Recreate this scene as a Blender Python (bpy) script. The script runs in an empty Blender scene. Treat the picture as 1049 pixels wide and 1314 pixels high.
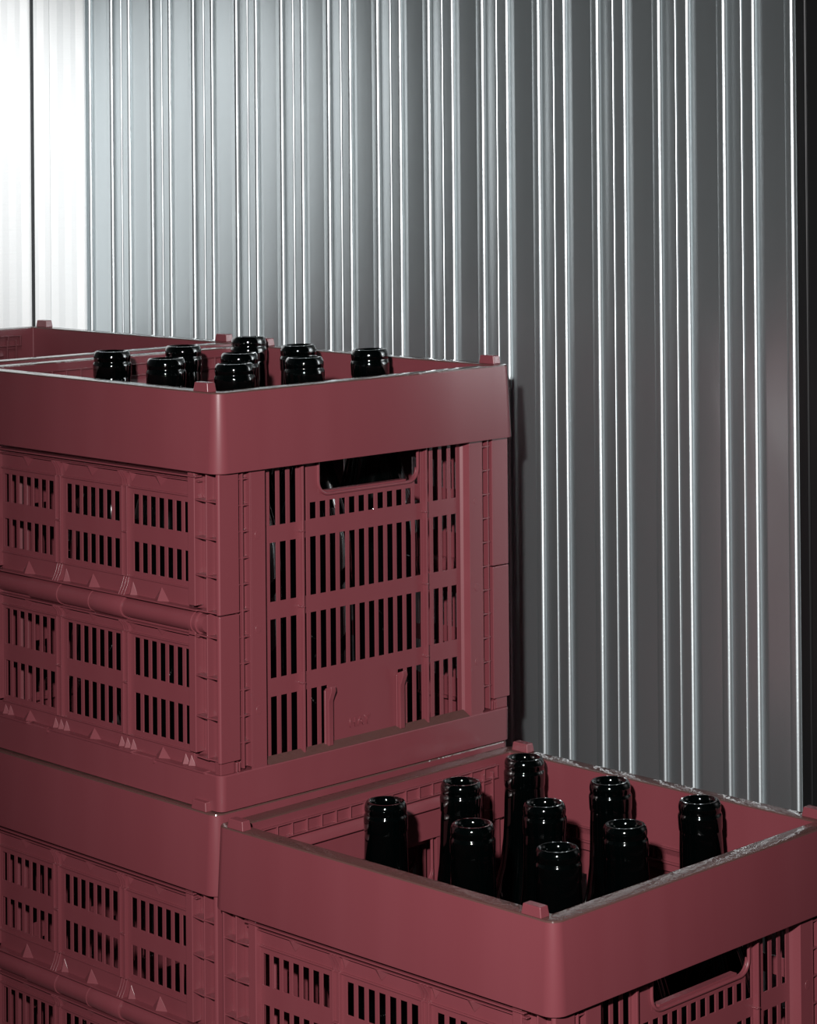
import bpy, bmesh, math, random
from mathutils import Vector, Matrix
random.seed(7)
scn = bpy.context.scene
COL = scn.collection

# ------------------------------------------------------------------ sizes (metres)
W, L, H = 0.345, 0.3556, 0.339        # crate: end width, side length, stacking pitch
CAM = (-1.23818, -1.49279, 0.19439)
YAW, PITCH, ROLL, FPX = 0.79914, -0.00654, -0.00865, 3082.37
WALLX = 0.50
ENDY = 0.846
FLOORZ = -2 * H

# ------------------------------------------------------------------ materials
def mat(name, color, rough=0.5, metal=0.0, spec=0.5, bump=None, var=None, coat=0.0, rvar=None, bdist=0.0005):
    m = bpy.data.materials.new(name); m.use_nodes = True
    nt = m.node_tree; n = nt.nodes; lk = nt.links
    p = n['Principled BSDF']
    p.inputs['Base Color'].default_value = (*color, 1)
    p.inputs['Roughness'].default_value = rough
    p.inputs['Metallic'].default_value = metal
    p.inputs['Specular IOR Level'].default_value = spec
    p.inputs['Coat Weight'].default_value = coat
    p.inputs['Coat Roughness'].default_value = 0.22
    tc = n.new('ShaderNodeTexCoord')
    if var:                                   # (scale xyz, amount, second colour)
        mp = n.new('ShaderNodeMapping'); mp.inputs['Scale'].default_value = var[0]
        tx = n.new('ShaderNodeTexNoise'); tx.inputs['Scale'].default_value = 1; tx.inputs['Detail'].default_value = 3
        lk.new(tc.outputs['Object'], mp.inputs[0]); lk.new(mp.outputs[0], tx.inputs['Vector'])
        mr = n.new('ShaderNodeMapRange'); mr.inputs[1].default_value = .35; mr.inputs[2].default_value = .7
        mr.inputs[4].default_value = var[1]
        mx = n.new('ShaderNodeMix'); mx.data_type = 'RGBA'
        mx.inputs[6].default_value = (*color, 1); mx.inputs[7].default_value = (*var[2], 1)
        lk.new(tx.outputs['Fac'], mr.inputs[0]); lk.new(mr.outputs[0], mx.inputs[0]); lk.new(mx.outputs[2], p.inputs['Base Color'])
    if bump:                                  # (scale xyz, strength)
        mp = n.new('ShaderNodeMapping'); mp.inputs['Scale'].default_value = bump[0]
        tx = n.new('ShaderNodeTexNoise'); tx.inputs['Scale'].default_value = 1; tx.inputs['Detail'].default_value = 2
        bp = n.new('ShaderNodeBump'); bp.inputs['Strength'].default_value = bump[1]; bp.inputs['Distance'].default_value = bdist
        lk.new(tc.outputs['Object'], mp.inputs[0]); lk.new(mp.outputs[0], tx.inputs['Vector'])
        lk.new(tx.outputs['Fac'], bp.inputs['Height']); lk.new(bp.outputs[0], p.inputs['Normal'])
    if rvar:
        mp = n.new('ShaderNodeMapping'); mp.inputs['Scale'].default_value = rvar[0]
        tx = n.new('ShaderNodeTexNoise'); tx.inputs['Scale'].default_value = 1
        mr = n.new('ShaderNodeMapRange'); mr.inputs[1].default_value = .3; mr.inputs[2].default_value = .7
        mr.inputs[3].default_value = rvar[1]; mr.inputs[4].default_value = rvar[2]
        lk.new(tc.outputs['Object'], mp.inputs[0]); lk.new(mp.outputs[0], tx.inputs['Vector'])
        lk.new(tx.outputs['Fac'], mr.inputs[0]); lk.new(mr.outputs[0], p.inputs['Roughness'])
    return m

RED = (0.154, 0.0345, 0.0435)
M_RED = mat('burgundy_plastic', RED, 0.38, spec=0.5, coat=0.4, bump=((900, 900, 900), 0.12), bdist=0.0002,
            var=((30, 30, 2), 0.5, (0.17, 0.042, 0.052)))
M_RIM = mat('glossy_burgundy_rim', (0.085, 0.040, 0.036), 0.13, spec=0.35,
            bump=((150, 150, 40), 0.8), bdist=0.0006)
M_GLASS = mat('black_green_bottle_glass', (0.0002, 0.0006, 0.0006), 0.05, spec=0.8, bump=((60, 60, 12), 0.12), bdist=0.0004)
M_METAL = mat('dull_galvanised_sheet', (0.55, 0.60, 0.62), 0.34, metal=0.90,
              bump=((700, 700, 500), 0.35), bdist=0.00012, rvar=((40, 30, 0.8), 0.29, 0.37))
M_LIP = mat('bottle_lip_glass', (0.0002, 0.0007, 0.0007), 0.05, spec=0.9, coat=0.35, bump=((90, 90, 40), 0.2), bdist=0.0005)
M_LIP.node_tree.nodes['Principled BSDF'].inputs['Coat Roughness'].default_value = 0.08
_nt = M_METAL.node_tree; _p = _nt.nodes['Principled BSDF']; _p.inputs['Anisotropic'].default_value = 0.55
_c = _nt.nodes.new('ShaderNodeCombineXYZ'); _c.inputs[2].default_value = 1.0; _nt.links.new(_c.outputs[0], _p.inputs['Tangent'])
M_WHITE = mat('white_ribbed_sheet', (0.86, 0.87, 0.87), 0.4, bump=((1, 1, 420), 0.35), bdist=0.0006)
M_DARK = mat('dark_trim', (0.02, 0.02, 0.021), 0.35, metal=0.6, bump=((300, 300, 30), 0.2))
M_FLOOR = mat('grey_concrete', (0.13, 0.125, 0.12), 0.8, bump=((60, 60, 60), 0.4), var=((9, 9, 9), 0.7, (0.09, 0.09, 0.088)))

# ------------------------------------------------------------------ mesh helpers
def link(name, bm, m, parent=None, bevel=0.0, smooth=False, loc=None):
    bmesh.ops.recalc_face_normals(bm, faces=bm.faces)
    me = bpy.data.meshes.new(name); bm.to_mesh(me); bm.free()
    me.materials.append(m)
    if smooth:
        for p in me.polygons: p.use_smooth = True
        me.set_sharp_from_angle(angle=math.radians(38))
    o = bpy.data.objects.new(name, me); COL.objects.link(o)
    if parent: o.parent = parent
    if loc: o.location = loc
    if bevel:
        b = o.modifiers.new('bevel', 'BEVEL'); b.width = bevel; b.segments = 2
        b.limit_method = 'ANGLE'; b.angle_limit = math.radians(40); b.harden_normals = True
        for p in me.polygons: p.use_smooth = True
        me.set_sharp_from_angle(angle=math.radians(38))
    return o

def box(bm, x0, x1, y0, y1, z0, z1):
    v = [bm.verts.new((x, y, z)) for x in (x0, x1) for y in (y0, y1) for z in (z0, z1)]
    for f in ((0, 1, 3, 2), (4, 6, 7, 5), (0, 4, 5, 1), (2, 3, 7, 6), (0, 2, 6, 4), (1, 5, 7, 3)):
        bm.faces.new([v[i] for i in f])

def prism(bm, pts, axis, a0, a1):
    """pts: 2-D polygon in the two axes that remain (in xyz order), extruded along axis."""
    def mk(p, a):
        c = list(p); c.insert(axis, a); return bm.verts.new(c)
    A = [mk(p, a0) for p in pts]; B = [mk(p, a1) for p in pts]
    bm.faces.new(A); bm.faces.new(B[::-1])
    for i in range(len(pts)):
        j = (i + 1) % len(pts)
        bm.faces.new((A[i], A[j], B[j], B[i]))

def plate(bm, us, vs, hole, d0, d1, axis):
    """slab with holes. us, vs cut lines; hole(u,v)->bool at cell centre; thickness d0..d1 along axis (0: x, 1: y, 2: z)"""
    nu, nv = len(us), len(vs)
    def P(i, j, d):
        c = [us[i], vs[j]]; c.insert(axis, d); return c
    va = {}; 
    def V(i, j, k):
        if (i, j, k) not in va: va[(i, j, k)] = bm.verts.new(P(i, j, d1 if k else d0))
        return va[(i, j, k)]
    solid = [[not hole((us[i] + us[i+1]) / 2, (vs[j] + vs[j+1]) / 2) for j in range(nv-1)] for i in range(nu-1)]
    def S(i, j): return 0 <= i < nu-1 and 0 <= j < nv-1 and solid[i][j]
    for i in range(nu-1):
        for j in range(nv-1):
            if not solid[i][j]: continue
            for k in (0, 1):
                bm.faces.new((V(i, j, k), V(i+1, j, k), V(i+1, j+1, k), V(i, j+1, k)))
            for (a, b, ni, nj) in (((i, j), (i+1, j), i, j-1), ((i, j+1), (i+1, j+1), i, j+1), ((i, j), (i, j+1), i-1, j), ((i+1, j), (i+1, j+1), i+1, j)):
                if not S(ni, nj):
                    bm.faces.new((V(*a, 0), V(*b, 0), V(*b, 1), V(*a, 1)))

def cuts(lo, hi, rects, k):
    s = {round(lo, 5), round(hi, 5)}
    for r in rects: s.add(round(r[k], 5)); s.add(round(r[k+1], 5))
    return sorted(x for x in s if lo - 1e-6 <= x <= hi + 1e-6)

def holed(bm, lo, hi, zlo, zhi, rects, d0, d1, axis):
    us = cuts(lo, hi, rects, 0); vs = cuts(zlo, zhi, rects, 2)
    plate(bm, us, vs, lambda u, v: any(r[0] < u < r[1] and r[2] < v < r[3] for r in rects), d0, d1, axis)

def rrect(inset, r0=0.009, seg=6):
    """outline of the crate's footprint moved inwards"""
    x0, y0, x1, y1 = inset, inset, W - inset, L - inset
    r = max(0.0015, r0 - inset)
    pts = []
    for cx, cy, a in ((x1 - r, y1 - r, 0), (x0 + r, y1 - r, 90), (x0 + r, y0 + r, 180), (x1 - r, y0 + r, 270)):
        for k in range(seg + 1):
            t = math.radians(a + 90 * k / seg)
            pts.append((cx + r * math.cos(t), cy + r * math.sin(t)))
    return pts

def ring(bm, prof, closed=True, r0=0.009):
    loops = [[bm.verts.new((x, y, z + H)) for x, y in rrect(i, r0)] for i, z in prof]
    n = len(loops[0]); m = len(loops)
    for a in range(m if closed else m - 1):
        A, B = loops[a], loops[(a + 1) % m]
        for i in range(n):
            j = (i + 1) % n
            bm.faces.new((A[i], A[j], B[j], B[i]))
    return loops

def lathe_y(bm, prof, cx, cz, seg=20):
    """prof (y, r) turned round the line x=cx, z=cz"""
    loops = [[bm.verts.new((cx + r * math.cos(2*math.pi*k/seg), y, cz + r * math.sin(2*math.pi*k/seg))) for k in range(seg)] for y, r in prof]
    for A, B in zip(loops, loops[1:]):
        for i in range(seg):
            j = (i + 1) % seg; bm.faces.new((A[i], A[j], B[j], B[i]))
    bm.faces.new(loops[0]); bm.faces.new(loops[-1][::-1])

def tube_path(bm, pts, r, seg=8):
    pts = [Vector(p) for p in pts]; loops = []
    for i, p in enumerate(pts):
        d = (pts[min(i+1, len(pts)-1)] - pts[max(i-1, 0)]).normalized()
        a = Vector((0, 1, 0)) if abs(d.y) < .9 else Vector((0, 0, 1))
        u = d.cross(a).normalized(); v = d.cross(u)
        loops.append([bm.verts.new(p + r * (u * math.cos(2*math.pi*k/seg) + v * math.sin(2*math.pi*k/seg))) for k in range(seg)])
    for A, B in zip(loops, loops[1:]):
        for i in range(seg):
            j = (i + 1) % seg; bm.faces.new((A[i], A[j], B[j], B[i]))
    bm.faces.new(loops[0]); bm.faces.new(loops[-1][::-1])

def fx(bm, mx, my):
    """mirror a part to the opposite side(s) of the crate"""
    for v in bm.verts:
        if mx: v.co.x = W - v.co.x
        if my: v.co.y = L - v.co.y
    return bm

def zz(bm):
    for v in bm.verts: v.co.z += H
    return bm

# ------------------------------------------------------------------ the folding crate
SW = 0.0035      # half slot width
COLX = [0.0677 + 0.0112 * i for i in range(20)]

def end_panel_bm():
    bm = bmesh.new(); R = []
    def rows(cols, z0, z1):
        for c in cols: R.append((COLX[c] - SW, COLX[c] + SW, z0, z1))
    rows(list(range(0, 4)) + list(range(15, 20)), -0.1150, -0.054)
    rows(range(4, 15), -0.1143, -0.1005)
    rows(range(20), -0.1780, -0.1292)
    rows(range(20), -0.2410, -0.1925)
    rows(list(range(0, 6)) + list(range(13, 20)), -0.3045, -0.2562)
    R.append((0.1186, 0.2340, -0.0940, -0.054))
    holed(bm, 0.0565, 0.2885, -0.312, -0.052, R, 0.0110, 0.0121, 1)
    for s, cx in ((1, 0.1186), (-1, 0.2340)):                        # rounded lower corners of the hand hole
        r = 0.011; n = 6
        pts = [(cx, -0.094)] + [(cx + s * (r - r * math.sin(math.radians(90*k/n))), -0.094 + r - r * math.cos(math.radians(90*k/n))) for k in range(n + 1)]
        prism(bm, pts, 1, 0.0110, 0.0128)
    return zz(bm)

def handle_bm():
    bm = bmesh.new(); pts = []
    r = 0.0115; x0, x1, zb = 0.1176, 0.2350, -0.0950
    pts.append((x0, 0.0100, -0.056))
    for k in range(7):
        t = math.radians(90*k/6); pts.append((x0 + r - r*math.cos(t), 0.0100, zb + r - r*math.sin(t)))
    for k in range(7):
        t = math.radians(90*k/6); pts.append((x1 - r + r*math.sin(t), 0.0100, zb + r - r*math.cos(t)))
    pts.append((x1, 0.0100, -0.056))
    tube_path(bm, pts, 0.0014)
    # inward grip lip along the bottom of the hole
    box(bm, x0 + .012, x1 - .012, 0.0125, 0.0185, zb + .0005, zb + .0025)
    return zz(bm)

def rib_bm(x):
    bm = bmesh.new()
    box(bm, x - 0.0011, x + 0.0011, 0.0060, 0.0112, -0.312, -0.054)
    for z in (-0.1225, -0.1855, -0.2490):
        box(bm, x - 0.0028, x + 0.0011, 0.0055, 0.0112, z - 0.0006, z + 0.0006)
    return zz(bm)

def clip_bm(x):
    bm = bmesh.new()
    prism(bm, [(0.0060, -0.3065), (0.0110, -0.3065), (0.0110, -0.2590), (0.0030, -0.2560), (0.0022, -0.2600), (0.0060, -0.2690)], 0, x - 0.0030, x + 0.0026)
    box(bm, x - 0.0042, x - 0.0030, 0.0090, 0.0110, -0.3065, -0.260)
    return zz(bm)

def frame_bm():
    """ladder strip, flat strip and slanting return beside the end panel (left one)"""
    bm = bmesh.new()
    holes = []
    box(bm, 0.0240, 0.0375, 0.0088, 0.0105, -0.3070, -0.052)         # back of the ladder
    box(bm, 0.0276, 0.0290, 0.0032, 0.0090, -0.3070, -0.052)
    box(bm, 0.0358, 0.0372, 0.0030, 0.0090, -0.3070, -0.052)
    z = -0.072
    while z > -0.305:
        box(bm, 0.0240, 0.0276, 0.0042, 0.0090, z - .0006, z + .0006)
        box(bm, 0.0288, 0.0360, 0.0034, 0.0090, z - .0006, z + .0006)
        z -= 0.0214
    prism(bm, [(0.0372, 0.0030), (0.0525, 0.0030), (0.0545, 0.0110), (0.0575, 0.0128), (0.0500, 0.0052), (0.0372, 0.0050)], 2, -0.3095, -0.052)
    for zc in (-0.119, -0.196, -0.262):
        A = [(0.0440 + 0.0030*math.cos(t*math.pi/8), zc + 0.0036*math.sin(t*math.pi/8)) for t in range(16)]
        prism(bm, A, 1, 0.0027, 0.0031)
    return zz(bm)

def post_bm(z0, z1, rungs, taper=False):
    bm = bmesh.new()
    # smooth front plate facing the end, wrapping a little round the corner
    prism(bm, [(0.0022, 0.0040), (0.0034, 0.0024), (0.0238, 0.0024), (0.0238, 0.0092), (0.0222, 0.0092), (0.0222, 0.0042), (0.0022, 0.0058)], 2, z0, z1)
    box(bm, 0.0120, 0.0135, 0.0042, 0.0430, z0, z1)                  # back of the side cells
    box(bm, 0.0030, 0.0122, 0.0185, 0.0198, z0, z1)
    prism(bm, [(0.0030, 0.0340), (0.0030, 0.0427), (0.0122, 0.0440), (0.0122, 0.0340)], 2, z0 + .004, z1 - .004)
    for z in rungs:
        prism(bm, [(0.0030, 0.0050), (0.0030, 0.0160), (0.0018, 0.0190), (0.0030, 0.0340), (0.0122, 0.0340), (0.0122, 0.0050)], 2, z - .0007, z + .0007)
    return zz(bm)

SEC = (0.0833, 0.1778, 0.2723)
DIV = (0.1305, 0.2250)
def side_panel_bm(upper):
    bm = bmesh.new(); R = []
    rows = ((-0.118, -0.093), (-0.158, -0.133)) if upper else ((-0.245, -0.2135), (-0.2915, -0.260))
    for c in SEC:
        for k in range(-3, 4):
            for a, b in rows: R.append((c + k*0.0113 - SW, c + k*0.0113 + SW, a, b))
    z0, z1 = (-0.1830, -0.060) if upper else (-0.309, -0.196)
    holed(bm, 0.0425, L - 0.0425, z0, z1, R, 0.0080, 0.0091, 0)
    X0, X1, Y0, Y1 = 0.0010, 0.0082, 0.0300, L - 0.0300
    def gusset(y, za, zb, topwide, t=0.0007):
        if topwide: pts = [(X0, za), (X1, za), (X1, zb), (0.0066, zb), (0.0052, (za + zb)/2)]
        else: pts = [(X1, za), (X1, zb), (X0, zb), (0.0048, (za+zb)/2), (0.0070, za)]
        prism(bm, pts, 1, y - t, y + t)
    def pyr(y, za, zb, topwide, hw=0.0100, xf=0.0028):
        zw, zp = (za, zb) if topwide else (zb, za)
        zp = zw + (zp - zw) * 0.72
        v = [bm.verts.new(p) for p in ((0.0076, y, zp), (xf, y, zw), (X1, y - hw, zw), (X1, y + hw, zw), (X1, y, zp))]
        for f in ((0, 1, 2), (0, 1, 3), (0, 2, 4), (0, 3, 4), (4, 2, 3), (1, 2, 3)): bm.faces.new([v[k] for k in f])
    if upper:
        box(bm, X0, X1, Y0, Y1, -0.0705, -0.0692); box(bm, 0.0040, X1, Y0, Y1, -0.0745, -0.0735)
        box(bm, 0.0062, X1, 0.0430, L - 0.043, -0.0880, -0.0866)
        box(bm, 0.0066, X1, 0.0430, L - 0.043, -0.1636, -0.1624)
        box(bm, X0, X1, Y0, Y1, -0.1792, -0.1778)
        for c in SEC:
            pyr(c, -0.0745, -0.0870, True); pyr(c, -0.1626, -0.1780, False)
        for d in DIV:
            pyr(d - .0085, -0.0745, -0.0870, True, .006, .0042); pyr(d - .0085, -0.1626, -0.1780, False, .006, .0042)
            for k in (-0.0035, 0, 0.0035):
                gusset(d + k, -0.0740, -0.0870, True, .0005)
                gusset(d + k, -0.1636, -0.1780, False, .0005)
        za, zb, mids = -0.0868, -0.163, (-0.1255,)
    else:
        box(bm, X0 + .002, X1, Y0, Y1, -0.2005, -0.1992)
        box(bm, 0.0062, X1, 0.043, L - 0.043, -0.2104, -0.2092)
        box(bm, 0.0064, X1, 0.043, L - 0.043, -0.2972, -0.2960)
        for c in SEC: pyr(c, -0.2000, -0.2095, True); pyr(c, -0.2960, -0.3080, False)
        for d in DIV:
            pyr(d - .0085, -0.2000, -0.2095, True)
            for k in (-0.0035, 0, 0.0035): gusset(d + k, -0.2000, -0.2095, True, .0005)
            for k in (0.009, 0.001, -0.007): pyr(d + k, -0.2960, -0.3080, False, .0055, .0044)
        for k in (0.046, 0.0535): pyr(k, -0.2960, -0.3080, False, .0055, .0044); pyr(L - k, -0.2960, -0.3080, False, .0055, .0044)
        za, zb, mids = -0.210, -0.2965, (-0.2525,)
    for d in DIV:
        for s in (-0.0034, 0.0034):
            box(bm, 0.0050, X1, d + s - .0007, d + s + .0007, zb, za)
        box(bm, 0.0068, X1, d - .0030, d + .0030, zb, za)
        for m_ in mids: box(bm, 0.0044, X1, d - .0040, d + .0040, m_ - .0006, m_ + .0006)
    return zz(bm)

def hinge_bm():
    bm = bmesh.new()
    y = lambda a: a
    pr = [(0.0230, .0074), (0.0300, .0080), (0.0302, .0095), (0.0330, .0095), (0.0332, .0086), (0.0360, .0086), (0.0362, .0094), (0.0400, .0094), (0.0402, .0084),
          (0.1290, .0082), (0.1292, .0094), (0.1300, .0098), (0.1740, .0092), (0.1742, .0098), (0.1750, .0088), (0.2200, .0088), (0.2202, .0096),
          (0.2640, .0096), (0.2650, .0084), (L - 0.0402, .0084), (L - 0.040, .0094), (L - 0.0362, .0094), (L - 0.036, .0086), (L - 0.0332, .0086), (L - 0.033, .0095), (L - 0.0302, .0095), (L - 0.030, .0080), (L - 0.023, .0074)]
    lathe_y(bm, pr, 0.0088, -0.1893, 24)
    return zz(bm)

def band_bm():
    bm = bmesh.new()
    ring(bm, [(0.0, -0.0012), (-0.0032, -0.0642), (-0.0030, -0.0652), (-0.0012, -0.0652), (-0.0010, -0.062), (0.0022, -0.0080), (0.0128, -0.0080),
              (0.0128, -0.0560), (0.0150, -0.0560), (0.0150, -0.0012)])
    return bm

def rim_bm():
    bm = bmesh.new()
    ring(bm, [(0.0, -0.0014), (0.0004, -0.0002), (0.0012, 0.0), (0.0140, 0.0), (0.0148, -0.0002), (0.0150, -0.0014)])
    return bm

def inner_ladder_bm():
    bm = bmesh.new(); y0, y1 = L - 0.0182, L - 0.0148
    box(bm, 0.033, W - 0.033, y0, y1, -0.0088, -0.0078); box(bm, 0.033, W - 0.033, y0, y1, -0.0195, -0.0185)
    x = 0.0335
    while x < W - 0.033:
        box(bm, x - .0006, x + .0006, y0, y1, -0.0190, -0.0082); x += 0.0163
    prism(bm, [(L - 0.0148, -0.0215), (L - 0.0195, -0.0285), (L - 0.0195, -0.0300), (L - 0.0148, -0.0310)], 0, 0.040, W - 0.058)
    for x in (W - 0.052, W - 0.040, 0.030):
        box(bm, x - .0007, x + .0007, y0, y1, -0.0560, -0.0130)
    for z in (-0.022, -0.034, -0.046):
        box(bm, W - 0.052, W - 0.040, y0 + .001, y1, z - .0006, z + .0006)
    return zz(bm)

def latch_ledge_bm():
    """inside of the long sides: ledge with two latches"""
    bm = bmesh.new(); x0, x1 = 0.0148, 0.0176
    box(bm, x0, x1, 0.030, L - 0.030, -0.0508, -0.0496); box(bm, x0, x1, 0.030, L - 0.030, -0.0630, -0.0612)
    for yc in (0.085, 0.186, 0.271):
        for s in (-0.009, 0.009): box(bm, x0, x1, yc + s - .0006, yc + s + .0006, -0.0615, -0.0500)
        box(bm, x0, x1 + .0015, yc - .003, yc - .0018, -0.0620, -0.0540)
        prism(bm, [(yc - .003, -.056), (yc + .005, -.0535), (yc + .005, -.0548), (yc - .003, -.0572)], 0, x0, x1 + .0012)
    box(bm, 0.0118, 0.0150, 0.030, L - 0.030, -0.0700, -0.0500)
    return zz(bm)

def base_bm():
    bm = bmesh.new()
    ring(bm, [(0.0135, -0.3085), (0.0030, -0.3090), (0.0022, -0.3100), (0.0026, -0.3380), (0.0050, -0.3380), (0.0048, -0.3110), (0.0135, -0.3110)])
    lo = ring(bm, [(0.0160, -0.3310), (0.0170, -0.3383), (0.0200, -0.3383), (0.0200, -0.3335)], closed=False)
    bm.faces.new(ring(bm, [(0.004, -0.3300)], closed=False)[0]); 
    bm.faces.new(ring(bm, [(0.004, -0.3325)], closed=False)[0][::-1])
    for a, b in ((0.022, 0.088), (0.118, 0.238), (0.268, 0.330)):
        for m_ in (0, 1):
            xs = (0.0006, 0.0080) if not m_ else (W - 0.0080, W - 0.0006)
            box(bm, xs[0], xs[1], a, b, -0.3094 + H, -0.3080 + H)
            xt = (0.0004, 0.0024) if not m_ else (W - 0.0024, W - 0.0004)
            box(bm, xt[0], xt[1], b - .0016, b, -0.3120 + H, -0.3075 + H)
    return bm

def post_foot_bm():
    bm = bmesh.new()
    box(bm, 0.0045, 0.0190, 0.0045, 0.0120, -0.3090, -0.2985)
    box(bm, 0.0090, 0.0105, 0.0110, 0.0440, -0.3090, -0.2980)
    for x in (0.0205, 0.0235): box(bm, x, x + .0012, 0.0036, 0.0110, -0.3090, -0.3010)
    return zz(bm)

def tab_bm():
    bm = bmesh.new()
    A = [(0.0004, 0.0125), (0.0100, 0.0125), (0.0100, 0.0315), (0.0004, 0.0315)]
    lo = [bm.verts.new((x, y, H - 0.0002)) for x, y in A]
    cx, cy = 0.0050, 0.0220
    hi = [bm.verts.new((cx + (x-cx)*.86, cy + (y-cy)*.86, H + 0.0075)) for x, y in A]
    bm.faces.new(lo); bm.faces.new(hi)
    for i in range(4):
        j = (i+1) % 4; bm.faces.new((lo[i], lo[j], hi[j], hi[i]))
    return bm

def mark_bm():
    """small raised maker's mark on the end panel"""
    cu = bpy.data.curves.new('mark', 'FONT'); cu.body = 'HAY'; cu.size = 0.0115; cu.extrude = 0.0008; cu.align_x = 'CENTER'; cu.space_character = 1.15
    t = bpy.data.objects.new('mark', cu); COL.objects.link(t)
    dg = bpy.context.evaluated_depsgraph_get(); dg.update()
    me = bpy.data.meshes.new_from_object(t.evaluated_get(dg))
    bm = bmesh.new(); bm.from_mesh(me)
    bpy.data.objects.remove(t); bpy.data.meshes.remove(me); bpy.data.curves.remove(cu)
    for v in bm.verts:
        x, y, z = v.co
        v.co = (0.1640 + x, 0.0110 - z, -0.2965 + y + H)
    return bm

def make_crate():
    root = bpy.data.objects.new('folding_crate', None); COL.objects.link(root)
    root.empty_display_size = 0.05
    B = 0.0006
    band = link('top_band', band_bm(), M_RED, root, smooth=True)
    rim = link('rim', rim_bm(), M_RIM, band, smooth=True); rim['label'] = 'shiny wavy flat top edge'
    for mx in (0, 1):
        for my in (0, 1):
            link('stacking_tab', fx(tab_bm(), mx, my), M_RED, root, bevel=.0008)
            link('corner_post', fx(post_bm(-0.1797, -0.0560, (-0.0887, -0.1192, -0.1497, -0.1785)), mx, my), M_RED, root, bevel=B)
            link('corner_post', fx(post_bm(-0.2990, -0.1806, (-0.1985, -0.2315, -0.2645, -0.2975)), mx, my), M_RED, root, bevel=B)
            link('post_foot', fx(post_foot_bm(), mx, my), M_RED, root, bevel=B)
            link('ladder_frame', fx(frame_bm(), mx, my), M_RED, root, bevel=B)
        up = link('upper_side_panel', fx(side_panel_bm(True), mx, 0), M_RED, root, bevel=.00042)
        link('lower_side_panel', fx(side_panel_bm(False), mx, 0), M_RED, root, bevel=.00042)
        link('hinge_rod', fx(hinge_bm(), mx, 0), M_RED, root, smooth=True)
        link('latch_ledge', fx(latch_ledge_bm(), mx, 0), M_RED, root, bevel=.00042)
    for my in (0, 1):
        ep = link('end_panel', fx(end_panel_bm(), 0, my), M_RED, root, bevel=.00042)
        sl = bmesh.new(); prism(sl, [(0.0028, -0.3092), (0.0028, -0.3084), (0.0108, -0.3042), (0.0108, -0.3080)], 0, 0.0560, 0.2900)
        link('sill', fx(zz(sl), 0, my), M_RIM, root)
        link('handle_rim', fx(handle_bm(), 0, my), M_RED, ep, smooth=True)
        for x in (0.0972, 0.2424): link('panel_rib', fx(rib_bm(x), 0, my), M_RED, ep, bevel=.00042)
        for x in (0.1268, 0.2108): link('panel_clip', fx(clip_bm(x), 0, my), M_RED, ep, bevel=B)
        if my == 0: link('raised_mark', mark_bm(), M_RED, ep)
        link('inner_ladder', fx(inner_ladder_bm(), 0, 1 - my), M_RED, root, bevel=.00042)
    link('base_tray', base_bm(), M_RED, root, smooth=True)
    return root

def copy_tree(o, parent=None):
    c = o.copy(); COL.objects.link(c)
    if parent: c.parent = parent
    for ch in [x for x in list(bpy.data.objects) if x.parent == o]: copy_tree(ch, c)
    return c

GROUP = 'burgundy folding crates stacked by the metal wall'
crate0 = make_crate()
def place(c, x, y, z, label, rz=0.0):
    c.location = (x, y, z - H); c.rotation_euler = (0, 0, rz)
    c['label'] = label; c['category'] = 'crate'; c['group'] = GROUP
protos = [copy_tree(crate0) for _ in range(4)]
RX, RY, RANG = -0.00507, -0.37258, 0.01936
place(crate0, 0, 0, 0, 'burgundy plastic crate of bottles on top of the left stack')
# lower crate of the left stack
place(protos[0], -0.003, 0.003, -H, 'burgundy plastic crate at the bottom left, directly under the crate holding bottles')
# right crate, turned a touch about its far left corner
a = RANG
ox = RX - (0 * math.cos(a) - (-L) * math.sin(a)); oy = RY + L + (0 * math.sin(a) + (-L) * math.cos(a))
place(protos[1], ox, oy, -H, 'lower right burgundy crate of open bottles, beside the left stack', a)
# far left stack
place(protos[2], 0, L + 0.0203, 0.001, 'burgundy crate without bottles, behind the bottle crate at the far left edge')
place(protos[3], 0, L + 0.0203, 0.001 - H, 'burgundy crate directly under the far left crate, hidden behind the left stack')

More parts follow.
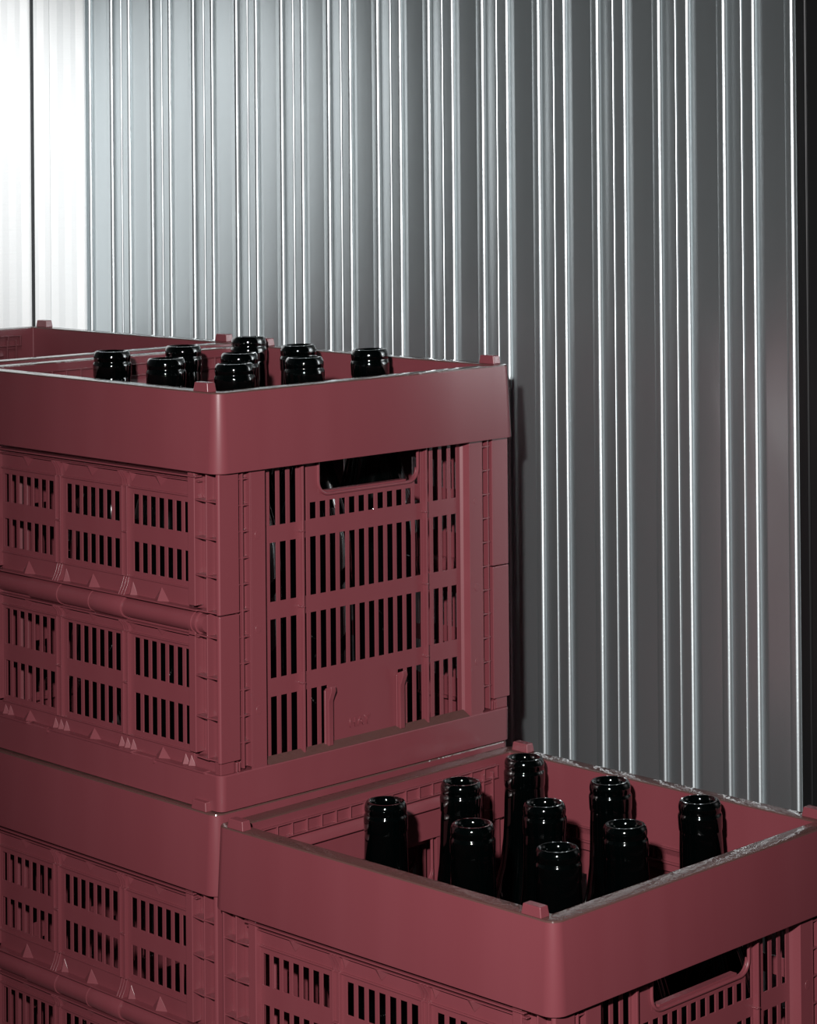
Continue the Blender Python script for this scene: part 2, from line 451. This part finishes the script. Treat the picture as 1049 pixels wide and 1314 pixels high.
# ------------------------------------------------------------------ bottles
HB = 0.341            # bottle height, foot on the tray floor
def bottle():
    root = bpy.data.objects.new('wine_bottle', None); COL.objects.link(root); root.empty_display_size = .03
    def lathe(prof, seg=40):
        bm = bmesh.new()
        loops = []
        for r, z in prof:
            if r < 1e-6: loops.append([bm.verts.new((0, 0, z))])
            else: loops.append([bm.verts.new((r*math.cos(2*math.pi*k/seg), r*math.sin(2*math.pi*k/seg), z)) for k in range(seg)])
        for A, B in zip(loops, loops[1:]):
            for i in range(seg):
                j = (i+1) % seg
                if len(A) == 1: bm.faces.new((A[0], B[j], B[i]))
                elif len(B) == 1: bm.faces.new((A[i], A[j], B[0]))
                else: bm.faces.new((A[i], A[j], B[j], B[i]))
        return bm
    T = HB
    body = [(0, .010), (.020, .006), (.033, 0), (.038, .002), (.0395, .008), (.0395, .165), (.0385, .185), (.034, .208), (.027, .232), (.0215, .252),
            (.0188, .272), (.0178, .290), (.0173, .308), (.0169, T-.0250), (.0166, T-.0236), (.0125, T-.0232), (.0122, .300), (.0130, .270), (.018, .245), (.030, .208), (.036, .165), (.036, .012), (0, .014)]
    link('bottle_body', lathe(body), M_GLASS, root, smooth=True)
    ringp = [(.0166, T-.0242), (.0173, T-.0240), (.0176, T-.0225), (.0178, T-.0130), (.0175, T-.0112), (.0169, T-.0103), (.0167, T-.0093), (.0169, T-.0083), (.0171, T-.0070),
             (.0171, T-.0050), (.0167, T-.0028), (.0158, T-.0008), (.0151, T-.0001), (.0137, T), (.0129, T-.0006), (.0119, T-.0022), (.0114, T-.0050), (.0119, T-.0242), (.0166, T-.0242)]
    link('mouth_ring', lathe(ringp), M_LIP, root, smooth=True)
    return root
b0 = bottle(); first = [True]
def put_bottle(x, y, z, label, grp, lean=(0.0, 0.0)):
    if first[0]: o = b0; first[0] = False
    else: o = copy_tree(b0)
    # the foot may stand a little off the mouth: the bottle leans
    dirv = Vector((-lean[0], -lean[1], HB)).normalized()
    o.location = (x + lean[0], y + lean[1], z + abs(math.hypot(*lean)) * 0.11)
    o.rotation_euler = dirv.to_track_quat('Z', 'Y').to_euler()
    o['label'] = label; o['category'] = 'bottle'; o['group'] = grp
    return o
zb = -0.3298
TOP = [((.1161, .2912), 'dark glass bottle standing alone at the far left of the upper crate'),
       ((.0959, .1862), 'dark glass bottle, second from the left in the upper crate, near its left rim'),
       ((.1880, .2000), ''),
       ((.0990, .0960), 'dark glass bottle nearest the front corner of the upper crate'),
       ((.1960, .2860), 'dark glass bottle half hidden behind the second from left in the upper crate'),
       ((.2680, .2030), 'dark glass bottle right behind the front-rim bottle in the middle of the upper crate'),
       ((.2960, .3080), 'tallest-looking dark bottle at the back of the upper crate, beside the rear tab'),
       ((.1800, .0960), 'dark glass bottle in the middle of the upper crate front rim, hiding one behind'),
       ((.2755, .1135), 'dark glass bottle standing alone at the right of the upper crate')]
TOP[2] = ((.1750, .1790), 'dark glass bottle peeking out just above the front corner bottle of the upper crate')
for (p, lab) in TOP: put_bottle(p[0], p[1], zb, lab, 'bottles in the upper crate', (-0.010, -0.015) if p[1] > .30 else (0.005 if p[0] > .25 else 0, -0.009 if p[1] < .12 else (-0.004 if p[1] < .21 else 0)))
LOW = [((.0997, .2795), 'black glass bottle at the left corner of the lower right crate'),
       ((.1844, .2776), 'black glass bottle in the middle of the back left row of the lower right crate'),
       ((.2765, .2921), 'black glass bottle in the far back corner of the lower right crate'),
       ((.1010, .1835), 'black glass bottle by the left rim, middle row, in the lower right crate'),
       ((.1830, .1830), 'black glass bottle at the very centre of the lower right crate'),
       ((.2695, .1890), 'black glass bottle at the middle of the wall side of the lower right crate'),
       ((.0982, .0920), 'black glass bottle nearest the viewer in the lower right crate'),
       ((.1800, .0960), 'black glass bottle right of the nearest one in the lower right crate'),
       ((.2742, .0986), 'black glass bottle at the far right of the lower right crate')]
ca, sa = math.cos(a), math.sin(a)
for (p, lab) in LOW:
    put_bottle(RX + p[0], RY + p[1], -H + zb, lab, 'bottles in the lower right crate', (-0.003, -0.004) if p == (.2765, .2921) else (0.005 if p[0] > .25 else 0, -0.009 if p[1] < .12 else (-0.004 if p[1] < .21 else 0)))

# ------------------------------------------------------------------ setting
def struct(name, bm, m, **k):
    o = link(name, bm, m, **k); o['kind'] = 'structure'; return o
# corrugated metal wall: profile along -y, d measured from line A of each rib
PIT = 0.0766; A0 = 0.6424
def arc(d0, r, h0, n=9, a0=22, a1=70):
    """rounded shoulder: the sheet turns back from the viewer over a small radius"""
    s0, c0 = math.sin(math.radians(a0)), math.cos(math.radians(a0))
    out = []
    for k in range(n + 1):
        t = math.radians(a0 + (a1 - a0) * k / n)
        out.append((d0 + r * (math.sin(t) - s0), h0 - r * (c0 - math.cos(t))))
    return out
prof = [(-0.0080, 0.0), (-0.0060, 0.0006), (-0.0015, 0.0008)] + arc(-0.0012, 0.0058, 0.0008)
prof += [(0.0050, prof[-1][1] + .0002), (0.0100, -0.0012), (0.0190, 0.0006)] + arc(0.0198, 0.0020, 0.0006)
prof += [(0.0225, prof[-1][1] + .0001), (0.0322, 0.0004)] + arc(0.0326, 0.0050, 0.0004)
prof += [(0.0372, prof[-1][1] + .0003), (0.0400, -0.0012), (0.0445, -0.0001), (0.0455, 0.0)]
bm = bmesh.new(); line = []
zt, zl = 1.6, FLOORZ
def addp(y, h): line.append((WALLX - h, y))
line.append((WALLX, ENDY))
for k in range(-3, 14):
    yA = A0 - PIT * k
    for d, h in prof:
        y = yA - d
        if y < ENDY - 0.0005 and y > -0.232: addp(y, h)
line.append((WALLX, -0.232))
va = [(bm.verts.new((x, y, zl)), bm.verts.new((x, y, zt))) for x, y in line]
vb = [(bm.verts.new((WALLX + 0.03, y, zl)), bm.verts.new((WALLX + 0.03, y, zt))) for y in (ENDY, -0.232)]
for p, q_ in zip(va, va[1:]): bm.faces.new((p[0], q_[0], q_[1], p[1]))
bm.faces.new((vb[0][0], vb[1][0], vb[1][1], vb[0][1]))
wall = struct('wall_right', bm, M_METAL)
for p in wall.data.polygons: p.use_smooth = True
wall.data.set_sharp_from_angle(angle=math.radians(16))

# added upright, darkened for the shade at the right edge, thin bead on it
bm = bmesh.new()
prism(bm, [(WALLX - 0.002, -0.206), (WALLX - 0.010, -0.212), (WALLX - 0.012, -0.2230), (WALLX - 0.0105, -0.2240), (WALLX - 0.012, -0.2250), (WALLX - 0.016, -0.32), (WALLX + 0.03, -0.32), (WALLX + 0.03, -0.206)], 2, zl, zt)
struct('edge_shade_upright', bm, M_DARK, bevel=.0008)
# wall continues beyond the upright
bm = bmesh.new(); box(bm, WALLX, WALLX + 0.03, -2.6, -0.32, zl, zt); struct('wall_right_2', bm, M_DARK)

# white ribbed end wall
bm = bmesh.new(); line = [(WALLX, ENDY)]
x = WALLX - 0.002
seq = [(0, 0), (.0015, .003), (.004, .003), (.012, 0), (.020, .0008), (.030, .0002), (.040, .0012), (.050, .0), (.052, .0018), (.060, .0022), (.068, .0), (.0735, .0), (.0736, -.0300), (.0780, -.0300), (.0781, 0.0)]
while x > -2.0:
    for d, h in seq: line.append((x - d, ENDY - h))
    x -= 0.080
va = [(bm.verts.new((x_, y_, zl)), bm.verts.new((x_, y_, zt))) for x_, y_ in line]
for p, q_ in zip(va, va[1:]): bm.faces.new((p[0], q_[0], q_[1], p[1]))
e0 = bm.verts.new((line[0][0], ENDY + .04, zl)); e1 = bm.verts.new((line[0][0], ENDY + .04, zt))
f0 = bm.verts.new((line[-1][0], ENDY + .04, zl)); f1 = bm.verts.new((line[-1][0], ENDY + .04, zt))
bm.faces.new((e0, f0, f1, e1))
struct('wall_back', bm, M_WHITE)
# dark strips in the panel joints, in place of the shade between panels
bm = bmesh.new(); x = WALLX - 0.002
while x > -2.0:
    box(bm, x - .0779, x - .0737, ENDY - .0006, ENDY + .004, zl, zt); x -= 0.080
struct('joint_shade_strip', bm, M_DARK)
bm = bmesh.new(); box(bm, -3.0, WALLX + 0.03, -2.6, ENDY + .04, zl - 0.05, zl); struct('floor', bm, M_FLOOR)

# ------------------------------------------------------------------ camera
fwd = Vector((math.cos(YAW)*math.cos(PITCH), math.sin(YAW)*math.cos(PITCH), -math.sin(PITCH)))
r = fwd.cross(Vector((0, 0, 1))).normalized(); u = r.cross(fwd)
R_ = math.cos(ROLL)*r + math.sin(ROLL)*u; U_ = -math.sin(ROLL)*r + math.cos(ROLL)*u
cam = bpy.data.objects.new('camera', bpy.data.cameras.new('camera')); COL.objects.link(cam)
Mx = Matrix((R_, U_, -fwd)).transposed().to_4x4(); Mx.translation = Vector(CAM)
cam.matrix_world = Mx
cam.data.sensor_fit = 'VERTICAL'; cam.data.sensor_height = 24
cam.data.lens = FPX * 24 / 1314
cam.data.shift_x = 3.72 / 1314; cam.data.shift_y = -484.45 / 1314
cam.data.clip_start = 0.05
scn.camera = cam

# ------------------------------------------------------------------ light: a hard flash just up and left of the camera
def pix(px, py, dist):
    d = fwd + R_ * ((px - 520.8) / FPX) - U_ * ((py - 172.5) / FPX)
    return Vector(CAM) + d * dist
fl = bpy.data.lights.new('flash', 'SPOT'); fl.energy = 166; fl.shadow_soft_size = 0.028
fl.spot_size = math.radians(34); fl.spot_blend = 1.0; fl.color = (1.0, 0.985, 0.97)
fo = bpy.data.objects.new('flash', fl); COL.objects.link(fo)
fpos = Vector(CAM) - R_ * 0.17 + U_ * 0.245
tgt = pix(600, 760, 1.9)
d = (tgt - fpos).normalized()
fo.matrix_world = Matrix.Translation(fpos) @ d.to_track_quat('-Z', 'Y').to_matrix().to_4x4() @ Matrix.Diagonal((1.0, 1.9, 1.0, 1.0))
# added unseen spot, brightens the white end wall and its glow on the metal
wl = bpy.data.lights.new('end_wall_fill', 'SPOT'); wl.energy = 13.5; wl.shadow_soft_size = 0.05
wl.spot_size = math.radians(52); wl.spot_blend = 1.0
wo = bpy.data.objects.new('end_wall_fill', wl); COL.objects.link(wo)
wp = Vector((0.02, 0.40, 0.52)); d = (Vector((0.35, ENDY, 0.20)) - wp).normalized()
wo.matrix_world = Matrix.Translation(wp) @ d.to_track_quat('-Z', 'Y').to_matrix().to_4x4()

w = bpy.data.worlds.new('world'); scn.world = w; w.use_nodes = True
w.node_tree.nodes['Background'].inputs[0].default_value = (0.5, 0.55, 0.6, 1)
w.node_tree.nodes['Background'].inputs[1].default_value = 0.006
scn.view_settings.view_transform = 'Standard'; scn.view_settings.look = 'None'
scn.view_settings.gamma = 1; scn.view_settings.use_curve_mapping = False
scn.view_settings.exposure = 0.75
